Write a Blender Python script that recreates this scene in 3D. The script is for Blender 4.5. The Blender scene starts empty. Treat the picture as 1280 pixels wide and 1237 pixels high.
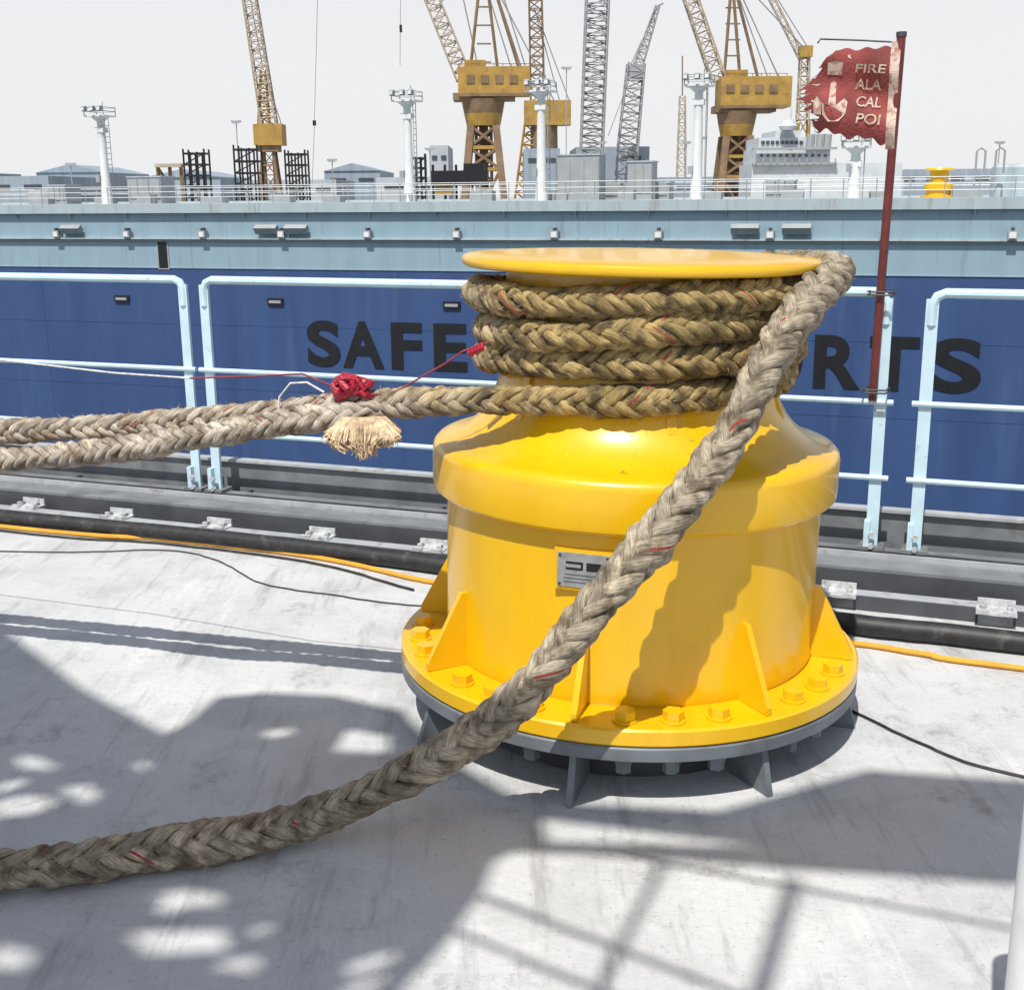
import bpy, math, random
import numpy as np
from mathutils import Matrix, Vector
random.seed(7); rng=np.random.default_rng(7)
scene=bpy.context.scene
COL=bpy.context.collection
rad=math.radians
# ------------------------------------------------------------------ materials
def mat(name,col,rough=.5,metal=0.,var=.12,scale=6.,bump=0.,bscale=60.,dirt=None,damt=.0,dscale=3.,coat=0.,dlo=.55,dhi=.68,stretch=None):
    m=bpy.data.materials.new(name);m.use_nodes=True;nt=m.node_tree;N=nt.nodes;L=nt.links
    b=N["Principled BSDF"];b.inputs["Roughness"].default_value=rough;b.inputs["Metallic"].default_value=metal
    b.inputs["Coat Weight"].default_value=coat;b.inputs["Coat Roughness"].default_value=.10
    tc=N.new("ShaderNodeTexCoord");src=tc.outputs["Object"]
    if stretch:
        mp=N.new("ShaderNodeMapping");mp.inputs["Scale"].default_value=stretch;L.new(src,mp.inputs[0]);src2=mp.outputs[0]
    else: src2=src
    n=N.new("ShaderNodeTexNoise");n.inputs["Scale"].default_value=scale;n.inputs["Detail"].default_value=8;L.new(src2,n.inputs["Vector"])
    mr=N.new("ShaderNodeMapRange");mr.inputs[1].default_value=.3;mr.inputs[2].default_value=.7;L.new(n.outputs[0],mr.inputs[0])
    mx=N.new("ShaderNodeMix");mx.data_type='RGBA';L.new(mr.outputs[0],mx.inputs[0])
    mx.inputs[6].default_value=(*[c*(1-var) for c in col],1);mx.inputs[7].default_value=(*[min(1,c*(1+var)) for c in col],1)
    out=mx.outputs[2]
    if dirt:
        n2=N.new("ShaderNodeTexNoise");n2.inputs["Scale"].default_value=dscale;n2.inputs["Detail"].default_value=10;n2.inputs["Roughness"].default_value=.65;L.new(src2,n2.inputs["Vector"])
        m2=N.new("ShaderNodeMapRange");m2.inputs[1].default_value=dlo;m2.inputs[2].default_value=dhi;m2.inputs[4].default_value=damt;L.new(n2.outputs[0],m2.inputs[0])
        mx2=N.new("ShaderNodeMix");mx2.data_type='RGBA';L.new(m2.outputs[0],mx2.inputs[0]);L.new(out,mx2.inputs[6]);mx2.inputs[7].default_value=(*dirt,1);out=mx2.outputs[2]
    L.new(out,b.inputs["Base Color"])
    if bump:
        n3=N.new("ShaderNodeTexNoise");n3.inputs["Scale"].default_value=bscale;n3.inputs["Detail"].default_value=6;L.new(src,n3.inputs["Vector"])
        bp=N.new("ShaderNodeBump");bp.inputs["Strength"].default_value=bump;bp.inputs["Distance"].default_value=.01;L.new(n3.outputs[0],bp.inputs["Height"]);L.new(bp.outputs[0],b.inputs["Normal"])
    return m
M={}
M['yellow']=mat('yellow_paint',(.735,.425,.002),.32,var=.07,scale=5,dirt=(.46,.235,.006),damt=.5,dscale=5,coat=.4,dlo=.56,dhi=.80,bump=.09,bscale=12,stretch=(1,1,.45))
M['yellow_dirty']=mat('yellow_paint_scuffed',(.735,.425,.002),.32,var=.07,scale=9,dirt=(.16,.085,.015),damt=.8,dscale=24,coat=.4,dlo=.62,dhi=.70,bump=.10,bscale=16)
M['grey']=mat('grey_paint',(.13,.15,.17),.5,var=.2,scale=9,dirt=(.09,.06,.045),damt=.6,dscale=12)
M['dark']=mat('dark_grey',(.04,.045,.055),.6,var=.3,scale=8)
M['railblue']=mat('pale_blue_paint',(.50,.67,.76),.4,var=.08,scale=8,dirt=(.35,.25,.18),damt=.7,dscale=14,dlo=.60,dhi=.72)
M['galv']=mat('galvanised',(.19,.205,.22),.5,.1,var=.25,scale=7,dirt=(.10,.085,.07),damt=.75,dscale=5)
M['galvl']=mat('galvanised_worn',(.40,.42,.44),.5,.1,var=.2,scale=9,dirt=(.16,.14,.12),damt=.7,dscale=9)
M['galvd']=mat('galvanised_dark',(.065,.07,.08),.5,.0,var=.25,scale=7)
M['white']=mat('white_paint',(.70,.72,.72),.45,var=.08,scale=6,dirt=(.4,.33,.26),damt=.5,dscale=3)
M['clamp']=mat('clamp_metal',(.55,.57,.58),.4,.2,var=.25,scale=40,dirt=(.2,.18,.16),damt=.8,dscale=30)
M['rubber']=mat('black_rubber',(.018,.018,.02),.55,var=.4,scale=30,dirt=(.09,.085,.08),damt=.6,dscale=14)
M['hose']=mat('yellow_hose',(.68,.33,.03),.5,var=.15,scale=10)
M['steel']=mat('nameplate_steel',(.38,.39,.39),.35,.5,var=.2,scale=40)
M['black']=mat('black_paint',(.008,.008,.011),.5,var=.3)
M['maroon']=mat('maroon_paint',(.12,.018,.016),.5,var=.3,scale=20,dirt=(.06,.025,.02),damt=.8,dscale=30)
M['redtape']=mat('red_tape',(.34,.010,.03),.35,var=.4,scale=45,bump=.6,bscale=70)
M['cord_r']=mat('red_cord',(.24,.035,.05),.7,var=.3,scale=60)
M['cord_w']=mat('white_cord',(.62,.60,.58),.8,var=.3,scale=60)
M['flag']=mat('red_cloth',(.24,.050,.045),.85,var=.35,scale=9,dirt=(.12,.045,.04),damt=.8,dscale=14,bump=.4,bscale=90)
M['cream']=mat('cream_print',(.50,.40,.33),.8,var=.25,scale=30,dirt=(.30,.11,.09),damt=.85,dscale=45,dlo=.5,dhi=.62)
M['fray']=mat('frayed_fibre',(.56,.43,.28),.9,var=.5,scale=45,dirt=(.25,.17,.09),damt=.7,dscale=50)
M['hullblue']=mat('hull_blue',(.036,.074,.19),.45,var=.14,scale=.8,stretch=(1.6,1,.18),dirt=(.065,.11,.22),damt=.6,dscale=.9)
M['hullpale']=mat('hull_pale_blue',(.25,.36,.43),.5,var=.08,scale=.8,stretch=(3,1,.3),dirt=(.19,.25,.29),damt=.7,dscale=1.6)
M['hulltop']=mat('hull_sheer_white',(.38,.45,.48),.5,var=.07,scale=1,stretch=(3,1,.3),dirt=(.24,.22,.19),damt=.6,dscale=2.2,dlo=.53)
M['boxgrey']=mat('box_grey',(.30,.32,.33),.6,var=.1,scale=4)
M['craney']=mat('crane_ochre',(.36,.22,.045),.6,var=.2,scale=.4,dirt=(.19,.11,.05),damt=.6,dscale=.5)
M['craneb']=mat('crane_brown',(.19,.125,.07),.7,var=.3,scale=.4)
M['cranep']=mat('crane_pale',(.42,.36,.28),.7,var=.2,scale=.4)
M['craneg']=mat('crane_grey',(.30,.31,.33),.7,var=.15,scale=.4)
M['cable']=mat('cable_grey',(.3,.29,.28),.6,var=.1)
M['shed']=mat('shed_blue',(.26,.32,.38),.7,var=.15,scale=.1,stretch=(6,1,.3))
M['shed2']=mat('shed_grey',(.38,.42,.46),.7,var=.12,scale=.1)
M['vessel']=mat('vessel_white',(.52,.57,.60),.5,var=.1,scale=.3,dirt=(.38,.38,.37),damt=.6,dscale=.4)
M['glass']=mat('window_dark',(.05,.06,.07),.15,var=.2)
M['quay']=mat('quay_concrete',(.34,.33,.31),.8,var=.15,scale=.05)
M['water']=mat('sea_water',(.02,.07,.09),.08,var=.2,scale=.05,bump=1.,bscale=.6)
def deckmat():
    m=bpy.data.materials.new('painted_deck');m.use_nodes=True;nt=m.node_tree;N=nt.nodes;L=nt.links;b=N["Principled BSDF"]
    tc=N.new("ShaderNodeTexCoord")
    def noise(sc,det=8,st=None,ro=.6,rot=0):
        n=N.new("ShaderNodeTexNoise");n.inputs["Scale"].default_value=sc;n.inputs["Detail"].default_value=det;n.inputs["Roughness"].default_value=ro
        if st:
            mp=N.new("ShaderNodeMapping");mp.inputs["Scale"].default_value=st;mp.inputs["Rotation"].default_value=(0,0,rot);L.new(tc.outputs["Object"],mp.inputs[0]);L.new(mp.outputs[0],n.inputs["Vector"])
        else: L.new(tc.outputs["Object"],n.inputs["Vector"])
        return n.outputs[0]
    def rng_(s,a,b2,c=0,d=1):
        r=N.new("ShaderNodeMapRange");r.inputs[1].default_value=a;r.inputs[2].default_value=b2;r.inputs[3].default_value=c;r.inputs[4].default_value=d;L.new(s,r.inputs[0]);return r.outputs[0]
    def mix(f,a,c):
        x=N.new("ShaderNodeMix");x.data_type='RGBA';L.new(f,x.inputs[0])
        if isinstance(a,tuple): x.inputs[6].default_value=(*a,1)
        else: L.new(a,x.inputs[6])
        x.inputs[7].default_value=(*c,1);return x.outputs[2]
    c=mix(rng_(noise(1.3),.35,.65),(.58,.59,.595),(.48,.49,.50))
    c=mix(rng_(noise(3.3,10,None,.7),.48,.68,0,.6),c,(.36,.37,.375))
    c=mix(rng_(noise(9,10,(1,.12,1),.7,1.1),.54,.67,0,.7),c,(.27,.27,.275))
    c=mix(rng_(noise(7,10,(1,.1,1),.7,-.5),.58,.66,0,.5),c,(.66,.66,.66))
    c=mix(rng_(noise(70,3),.60,.72,0,.5),c,(.22,.22,.22))
    c=mix(rng_(noise(2.2,14,None,.85),.54,.63,0,.65),c,(.24,.235,.23))
    c=mix(rng_(noise(14,12,(1,.05,1),.8,.3),.64,.70,0,.5),c,(.16,.155,.15))
    c=mix(rng_(noise(120,2),.70,.75,0,.7),c,(.10,.08,.07))
    L.new(c,b.inputs["Base Color"]);b.inputs["Roughness"].default_value=.6
    bp=N.new("ShaderNodeBump");bp.inputs["Strength"].default_value=.35;bp.inputs["Distance"].default_value=.01;L.new(noise(30,10),bp.inputs["Height"]);L.new(bp.outputs[0],b.inputs["Normal"])
    return m
M['deck']=deckmat()
def ropemat(name,c1,c2,c3,pale=None):
    m=bpy.data.materials.new(name);m.use_nodes=True;nt=m.node_tree;N=nt.nodes;L=nt.links;b=N["Principled BSDF"]
    tc=N.new("ShaderNodeTexCoord");uv=N.new("ShaderNodeUVMap");uv.uv_map="UVMap"
    def uvn(su,sv,det=5):
        mp=N.new("ShaderNodeMapping");mp.inputs["Scale"].default_value=(su,sv,1);L.new(uv.outputs[0],mp.inputs[0])
        f=N.new("ShaderNodeTexNoise");f.inputs["Scale"].default_value=1;f.inputs["Detail"].default_value=det;L.new(mp.outputs[0],f.inputs["Vector"]);return f.outputs[0]
    fib=uvn(26,2.2)
    def rg(s,a,b2,c=0,d=1):
        r=N.new("ShaderNodeMapRange");r.inputs[1].default_value=a;r.inputs[2].default_value=b2;r.inputs[3].default_value=c;r.inputs[4].default_value=d;L.new(s,r.inputs[0]);return r.outputs[0]
    def noise(sc,a,b2,d=1):
        n=N.new("ShaderNodeTexNoise");n.inputs["Scale"].default_value=sc;n.inputs["Detail"].default_value=8;L.new(tc.outputs["Object"],n.inputs["Vector"])
        return rg(n.outputs[0],a,b2,0,d)
    def mix(f,a,c,mode='MIX'):
        x=N.new("ShaderNodeMix");x.data_type='RGBA';x.blend_type=mode
        if isinstance(f,float): x.inputs[0].default_value=f
        else: L.new(f,x.inputs[0])
        for s,v in ((6,a),(7,c)):
            if isinstance(v,tuple): x.inputs[s].default_value=(*v,1)
            else: L.new(v,x.inputs[s])
        return x.outputs[2]
    def pal(p):
        c=mix(noise(7,.38,.62),p[0],p[1]);return mix(noise(24,.45,.64,.9),c,p[2])
    c=pal((c1,c2,c3))
    if pale:
        sp_=N.new("ShaderNodeSeparateXYZ");L.new(tc.outputs["Object"],sp_.inputs[0])
        ad=N.new("ShaderNodeMath");ad.operation='ADD';L.new(sp_.outputs[0],ad.inputs[0]);L.new(noise(9,.3,.7,.35),ad.inputs[1])
        c=mix(rg(ad.outputs[0],-.24,.18),pal(pale),c)
    c=mix(1.0,c,rg(fib,.3,.7,.48,1.2),'MULTIPLY')
    c=mix(1.0,c,rg(uvn(1.3,.35,2),.3,.7,.58,1.28),'MULTIPLY')
    sep=N.new("ShaderNodeSeparateXYZ");L.new(uv.outputs[0],sep.inputs[0])
    def tracer(u,sc,a,b2):
        cmp=N.new("ShaderNodeMath");cmp.operation='COMPARE';cmp.inputs[1].default_value=u;cmp.inputs[2].default_value=.026;L.new(sep.outputs[0],cmp.inputs[0])
        mu=N.new("ShaderNodeMath");mu.operation='MULTIPLY';L.new(cmp.outputs[0],mu.inputs[0]);L.new(noise(sc,a,b2),mu.inputs[1]);return mu.outputs[0]
    c=mix(tracer(3.30,9,.51,.54),c,(.30,.035,.03))
    c=mix(tracer(8.22,11,.54,.56),c,(.28,.04,.03))
    L.new(c,b.inputs["Base Color"]);b.inputs["Roughness"].default_value=.9
    bp=N.new("ShaderNodeBump");bp.inputs["Strength"].default_value=1.;bp.inputs["Distance"].default_value=.005;L.new(fib,bp.inputs["Height"]);L.new(bp.outputs[0],b.inputs["Normal"])
    return m
PALE=((.64,.57,.47),(.47,.41,.33),(.23,.16,.10))
M['rope']=ropemat('rope_fibre',(.52,.445,.33),(.375,.32,.235),(.16,.12,.075))
M['rope_coil']=ropemat('rope_fibre_stained',(.50,.365,.155),(.29,.21,.08),(.085,.06,.025),PALE)
M['rope_l']=ropemat('rope_fibre_pale',*PALE)
# ------------------------------------------------------------------ mesh builder
def fr(t):
    t=Vector(t).normalized();a=Vector((0,0,1)) if abs(t.z)<.9 else Vector((1,0,0))
    u=t.cross(a).normalized();return u,u.cross(t).normalized()
class MB:
    def __init__(s): s.v=[];s.f=[];s.m=[];s.mats=[]
    def mi(s,k):
        if k not in s.mats: s.mats.append(k)
        return s.mats.index(k)
    def add(s,vs,fs,k):
        o=len(s.v);s.v+= [tuple(v) for v in vs];i=s.mi(k)
        for f in fs: s.f.append([a+o for a in f]);s.m.append(i)
    def boxm(s,mtx,sx,sy,sz,k):
        vs=[mtx@Vector((x*sx/2,y*sy/2,z*sz/2)) for x in(-1,1) for y in(-1,1) for z in(-1,1)]
        s.add(vs,[(0,1,3,2),(4,6,7,5),(0,4,5,1),(2,3,7,6),(0,2,6,4),(1,5,7,3)],k)
    def box(s,c,d,k,rz=0): s.boxm(Matrix.Translation(c)@Matrix.Rotation(rz,4,'Z'),*d,k)
    def beam(s,p,q,w,h,k):
        p=Vector(p);q=Vector(q);t=(q-p);u,v=fr(t)
        vs=[]
        for c in(p,q):
            for a,b in((-1,-1),(1,-1),(1,1),(-1,1)): vs.append(c+u*a*w/2+v*b*h/2)
        s.add(vs,[(0,1,2,3),(7,6,5,4),(0,4,5,1),(1,5,6,2),(2,6,7,3),(3,7,4,0)],k)
    def tube(s,pts,r,k,n=8,cap=True):
        pts=[Vector(p) for p in pts];rs=r if isinstance(r,(list,tuple)) else [r]*len(pts)
        u=None;vs=[]
        for i,p in enumerate(pts):
            t=(pts[min(i+1,len(pts)-1)]-pts[max(i-1,0)]).normalized()
            if u is None: u,_=fr(t)
            u=(u-t*u.dot(t)).normalized();w=t.cross(u)
            for j in range(n):
                a=2*math.pi*j/n;vs.append(p+(u*math.cos(a)+w*math.sin(a))*rs[i])
        fs=[]
        for i in range(len(pts)-1):
            for j in range(n): fs.append((i*n+j,i*n+(j+1)%n,(i+1)*n+(j+1)%n,(i+1)*n+j))
        if cap: fs.append(tuple(range(n))[::-1]);fs.append(tuple((len(pts)-1)*n+j for j in range(n)))
        s.add(vs,fs,k)
    def lathe(s,prof,k,n=96,c=(0,0,0)):
        vs=[];fs=[]
        for r,z in prof:
            for j in range(n):
                a=2*math.pi*j/n;vs.append((c[0]+r*math.cos(a),c[1]+r*math.sin(a),c[2]+z))
        for i in range(len(prof)-1):
            for j in range(n): fs.append((i*n+j,i*n+(j+1)%n,(i+1)*n+(j+1)%n,(i+1)*n+j))
        s.add(vs,fs,k)
    def plate(s,pts,off,k):
        pts=[Vector(p) for p in pts];off=Vector(off);n=len(pts)
        vs=[p-off/2 for p in pts]+[p+off/2 for p in pts]
        s.add(vs,[tuple(range(n)),tuple(range(2*n-1,n-1,-1))]+[(i,i+n,(i+1)%n+n,(i+1)%n) for i in range(n)],k)
    def lattice(s,p,q,w0,w1,n,r,k,dirn=None):
        p=Vector(p);q=Vector(q);t=(q-p).normalized();u,v=fr(t)
        if dirn is not None:
            u=Vector(dirn);u=(u-t*u.dot(t)).normalized();v=t.cross(u)
        C=[(-1,-1),(1,-1),(1,1),(-1,1)]
        def P(i,c):
            f=i/n;w=(w0+(w1-w0)*f)/2;return p.lerp(q,f)+u*c[0]*w+v*c[1]*w
        for c in C: s.tube([P(0,c),P(n,c)],r,k,4)
        for i in range(n):
            for j in range(4):
                a,b=C[j],C[(j+1)%4]
                if (i+j)%2: a,b=b,a
                s.tube([P(i,a),P(i+1,b)],r*.6,k,4,False)
                s.tube([P(i,a),P(i,b)],r*.6,k,4,False)
    def obj(s,name,parent=None,smooth=True,mtx=None,angle=35):
        me=bpy.data.meshes.new(name);me.from_pydata(s.v,[],s.f)
        for k in s.mats: me.materials.append(M[k])
        me.polygons.foreach_set("material_index",s.m);me.update()
        import bmesh
        bm=bmesh.new();bm.from_mesh(me);bmesh.ops.recalc_face_normals(bm,faces=bm.faces);bm.to_mesh(me);bm.free()
        if smooth: me.shade_smooth();me.set_sharp_from_angle(angle=rad(angle))
        o=bpy.data.objects.new(name,me);COL.objects.link(o)
        if mtx is not None: o.matrix_world=mtx
        if parent: o.parent=parent
        return o
def empty(name,mtx=None):
    o=bpy.data.objects.new(name,None);COL.objects.link(o)
    if mtx is not None:o.matrix_world=mtx
    return o
def textmesh(body,w,h,depth,bold=0.,shear=0.):
    cu=bpy.data.curves.new("lettering","FONT");cu.body=body;cu.size=1;cu.offset=bold;cu.shear=shear;cu.extrude=depth
    o=bpy.data.objects.new("tmp",cu);COL.objects.link(o);bpy.context.view_layer.update()
    me=bpy.data.meshes.new_from_object(o.evaluated_get(bpy.context.evaluated_depsgraph_get()));bpy.data.objects.remove(o)
    v=np.array([x.co[:] for x in me.vertices]);mn=v.min(0);mx=v.max(0)
    v[:,0]=(v[:,0]-mn[0])/(mx[0]-mn[0])*w; v[:,1]=(v[:,1]-mn[1])/(mx[1]-mn[1])*h
    return v,[tuple(p.vertices) for p in me.polygons]
# ------------------------------------------------------------------ camera
cd=bpy.data.cameras.new("camera");cam=bpy.data.objects.new("camera",cd);COL.objects.link(cam)
cd.lens=42.19;cd.sensor_width=36;cd.clip_end=9000;cd.clip_start=.05
CM=Matrix.Translation((0,0,1.55))@Matrix.Rotation(rad(90-14.07),4,'X')@Matrix.Rotation(rad(-0.54),4,'Z')
cam.matrix_world=CM;scene.camera=cam
R3=CM.to_3x3()
def far(b,e,D):
    "image pixel coordinates -> world position on the camera ray at chosen range D"
    d=R3@Vector(((b-640)/1500,-(e-618.5)/1500,-1));t=D/d.y;return Vector((d.x*t,D,1.55+d.z*t))
# ------------------------------------------------------------------ light
w=bpy.data.worlds.new("World");scene.world=w;w.use_nodes=True;nt=w.node_tree;bg=nt.nodes["Background"]
sky=nt.nodes.new("ShaderNodeTexSky");sky.sky_type='NISHITA';sky.sun_disc=False
sky.sun_elevation=rad(60);sky.sun_rotation=rad(201.7);sky.air_density=1.;sky.dust_density=1.2;sky.ozone_density=1.
hs=nt.nodes.new("ShaderNodeHueSaturation");hs.inputs["Saturation"].default_value=.65
nt.links.new(sky.outputs[0],hs.inputs["Color"])
tcw=nt.nodes.new("ShaderNodeTexCoord");sx=nt.nodes.new("ShaderNodeSeparateXYZ");nt.links.new(tcw.outputs["Generated"],sx.inputs[0])
mrw=nt.nodes.new("ShaderNodeMapRange");mrw.inputs[1].default_value=.10;mrw.inputs[2].default_value=.42;mrw.inputs[3].default_value=.95;mrw.inputs[4].default_value=.06;mrw.interpolation_type='SMOOTHSTEP';nt.links.new(sx.outputs[2],mrw.inputs[0])
mxw=nt.nodes.new("ShaderNodeMix");mxw.data_type='RGBA';nt.links.new(mrw.outputs[0],mxw.inputs[0]);nt.links.new(hs.outputs[0],mxw.inputs[6]);mxw.inputs[7].default_value=(7.4,7.45,7.6,1)
nt.links.new(mxw.outputs[2],bg.inputs[0]);bg.inputs[1].default_value=.118
sl=bpy.data.lights.new("sun","SUN");sl.energy=5.0;sl.angle=rad(.53);sl.color=(1,.955,.88)
so=bpy.data.objects.new("sun",sl);COL.objects.link(so)
hx,hy=.369,.929
tv=Vector((hx*math.cos(rad(60)),hy*math.cos(rad(60)),-math.sin(rad(60))))
so.rotation_euler=tv.to_track_quat('-Z','Y').to_euler();so.location=(-5,-10,15)
scene.view_settings.view_transform='Standard';scene.view_settings.look='None';scene.view_settings.exposure=0
# ------------------------------------------------------------------ own deck
RP=Vector((-1.67,5.92,0));U=Vector((.9373,-.3485,0));NN=Vector((.3485,.9373,0))
def E(s,n,z): return RP+U*s+NN*(n-4.966)+Vector((0,0,z))
RZ=math.atan2(U.y,U.x)
b=MB()
b.add([E(-40,4.62,0),E(40,4.62,0),E(40,-30,0),E(-40,-30,0)],[(0,1,2,3)],'deck')
b.obj("ship_deck",smooth=False)
b=MB()
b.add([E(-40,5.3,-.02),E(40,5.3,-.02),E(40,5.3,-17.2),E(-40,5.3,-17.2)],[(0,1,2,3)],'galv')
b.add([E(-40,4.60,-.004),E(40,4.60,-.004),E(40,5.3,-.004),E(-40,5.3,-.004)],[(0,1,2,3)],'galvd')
b.obj("ship_side",smooth=False)
b=MB()
def bar(s0,s1,n0,n1,z0,z1,k): b.boxm(Matrix.Translation(E((s0+s1)/2,(n0+n1)/2,(z0+z1)/2))@Matrix.Rotation(RZ,4,'Z'),s1-s0,n1-n0,z1-z0,k)
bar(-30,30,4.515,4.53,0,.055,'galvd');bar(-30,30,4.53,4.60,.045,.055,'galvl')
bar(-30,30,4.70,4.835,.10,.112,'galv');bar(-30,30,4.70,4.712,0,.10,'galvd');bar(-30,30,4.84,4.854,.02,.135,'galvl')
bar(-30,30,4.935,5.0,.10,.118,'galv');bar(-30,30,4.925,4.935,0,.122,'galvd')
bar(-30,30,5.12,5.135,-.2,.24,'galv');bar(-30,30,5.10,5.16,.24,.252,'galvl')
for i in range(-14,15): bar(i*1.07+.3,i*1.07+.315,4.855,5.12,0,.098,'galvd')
b.obj("deck_edge_coaming",smooth=False)
def wig(pts,z,amp=.006,sub=8):
    out=[];pts=[Vector((*p,z)) for p in pts]
    P=[pts[0]*2-pts[1]]+pts+[pts[-1]*2-pts[-2]]
    for i in range(1,len(P)-2):
        for j in range(sub):
            t=j/sub;a,b_,c,d=P[i-1],P[i],P[i+1],P[i+2]
            out.append(.5*((2*b_)+(c-a)*t+(2*a-5*b_+4*c-d)*t*t+(3*b_-a-3*c+d)*t**3)+Vector((random.uniform(-amp,amp),random.uniform(-amp,amp),0)))
    out.append(P[-2]);return out
b=MB()
b.tube(wig([(-9,7.9),(-4.5,6.38),(-2.51,5.68),(-1.24,5.23),(-.31,4.83),(1.12,4.12),(1.75,3.87),(3.5,3.1),(8,1.4)],.04,.004),.038,'rubber',12)
b.obj("black_hose")
b=MB();b.tube(wig([(-7,7.3),(-2.51,5.62),(-1.64,5.36),(-.85,5.04),(-.35,4.70),(.5,4.25),(1.14,3.98),(1.42,3.84),(1.69,3.71),(4,2.8)],.012,.003),.0105,'hose',8);b.obj("yellow_hose")
b=MB();b.tube(wig([(-6,7.0),(-2.51,5.57),(-1.64,5.31),(-.9,5.0),(-.4,4.60)],.007,.003),.0055,'rubber',6)
b.tube(wig([(-5,5.6),(-2.32,5.21),(-1.6,5.21),(-1.31,5.05),(-1.03,4.71),(-.71,4.55),(-.41,4.43),(.2,4.3)],.004,.004),.0032,'rubber',6)
b.tube(wig([(.9,3.6),(1.04,3.4),(1.17,3.18),(1.38,2.97),(2.2,2.6)],.005,.002),.0045,'rubber',6);b.obj("electric_cable")
def clamp(x,y):
    b=MB()
    m0=Matrix.Translation((x,y,-.03))@Matrix.Rotation(RZ,4,'Z')
    b.boxm(m0@Matrix.Translation((0,-.02,.088)),.14,.085,.010,'clamp')
    b.boxm(m0@Matrix.Translation((0,-.02,.055)),.12,.012,.054,'galv')
    b.boxm(m0@Matrix.Translation((0,.022,.107)),.13,.010,.028,'clamp')
    for dx in(-.045,.045):
        p=m0@Vector((dx,-.03,.093));b.tube([p,p+Vector((0,0,.018))],.012,'clamp',6)
        p=m0@Vector((dx,.0,.093));b.tube([p,p+Vector((0,0,.012))],.008,'galv',6)
        b.boxm(m0@Matrix.Translation((dx,-.055,.094)),.045,.02,.016,'clamp')
    b.obj("hose_clamp")
for x,y in[(-2.41,5.83),(-1.90,5.61),(-1.38,5.41),(-.87,5.23),(-.35,5.02),(1.25,4.38),(1.77,4.16),(-2.98,6.03)]: clamp(x,y)
def panel(s0,s1,n=4.966):
    b=MB()
    b.tube([E(s0,n,1.04),E(s0,n,1.12),E(s0+.015,n,1.15),E(s0+.045,n,1.163)]+[E(s0+.045+(s1-s0-.09)*i/6,n,1.163) for i in range(1,6)]+[E(s1-.045,n,1.163),E(s1-.015,n,1.15),E(s1,n,1.12),E(s1,n,1.04)],.020,'railblue',10)
    L=s1-s0;k=max(1,round(L/3.2))
    for i in range(k+1):
        s=s0+L*i/k
        b.boxm(Matrix.Translation(E(s,n,.61))@Matrix.Rotation(RZ,4,'Z'),.048,.016,1.06,'railblue')
        b.boxm(Matrix.Translation(E(s-.02,n-.012,.17))@Matrix.Rotation(RZ,4,'Z'),.022,.05,.14,'railblue')
        for z in(.14,.19):
            p=E(s,n-.03,z);b.tube([p,p-NN*.02],.012,'clamp',6)
        b.boxm(Matrix.Translation(E(s,n,.128))@Matrix.Rotation(RZ,4,'Z'),.10,.09,.014,'galv')
    for z in(.73,.42):
        b.tube([E(s0-.05,n-.012,z),E(s1+.05,n-.012,z)],.012,'railblue',8)
    b.obj("guard_railing")
panel(-9.6,.09);panel(.21,3.36);panel(3.53,9.8)
# ------------------------------------------------------------------ capstan
CX,CY=.345,3.5
CAP=Matrix.Translation((CX,CY,0))@Matrix.Rotation(rad(1.25),4,'Y')
cap=empty("mooring_capstan",CAP)
def part(b,name,**k):
    o=b.obj(name,**k);o.parent=cap;return o
b=MB()
b.lathe([(0,.228),(.553,.228),(.557,.238),(.553,.262),(.553,.70)],'yellow')
b.lathe([(.553,.702),(.585,.704),(.594,.713),(.596,.726),(.596,.818),(.593,.834),(.582,.846),(.556,.853)],'yellow')
b.lathe([(.556,.853),(.53,.861),(.50,.877),(.465,.905),(.44,.935),(.42,.97),(.408,1.01),(.395,1.05),(.385,1.10),(.385,1.345)],'yellow_dirty')
part(b,"barrel")
b=MB();b.lathe([(.38,1.344),(.500,1.345),(.509,1.349),(.512,1.354),(.512,1.366),(.509,1.372),(.498,1.3765),(.40,1.381),(.2,1.385),(0,1.386)],'yellow');part(b,"top_disc")
b=MB();b.lathe([(.5,.178),(.688,.178),(.694,.184),(.694,.221),(.688,.227),(.55,.228)],'yellow')
part(b,"bolted_flange")
b=MB();b.lathe([(.4,.137),(.69,.137),(.694,.14),(.694,.172),(.69,.1765),(.4,.177)],'grey');b.lathe([(.50,0),(.50,.137)],'dark')
G=[28+45*i for i in range(8)]
for a in G:
    t=rad(a-90);d=Vector((math.cos(t),math.sin(t),0));n=Vector((-d.y,d.x,0))
    b.plate([d*.49+Vector((0,0,.137)),d*.665+Vector((0,0,.137)),d*.705+Vector((0,0,.002)),d*.49+Vector((0,0,.002))],n*.018,'grey')
part(b,"deck_seat")
b=MB()
for a in G:
    t=rad(a-90);d=Vector((math.cos(t),math.sin(t),0));n=Vector((-d.y,d.x,0));Z=Vector((0,0,1))
    b.plate([d*.55+Z*.229,d*.675+Z*.229,d*.675+Z*.248,d*.570+Z*.445,d*.55+Z*.445],n*.016,'yellow')
for i in range(6):
    t=rad(60*i-83);d=Vector((math.cos(t),math.sin(t),0));n=Vector((-d.y,d.x,0));Z=Vector((0,0,1))
    b.plate([d*.38+Z*.93,d*.438+Z*.94,d*.416+Z*1.0,d*.398+Z*1.1,d*.38+Z*1.3],n*.025,'yellow_dirty')
part(b,"gusset_plates",smooth=False)
b=MB()
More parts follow.
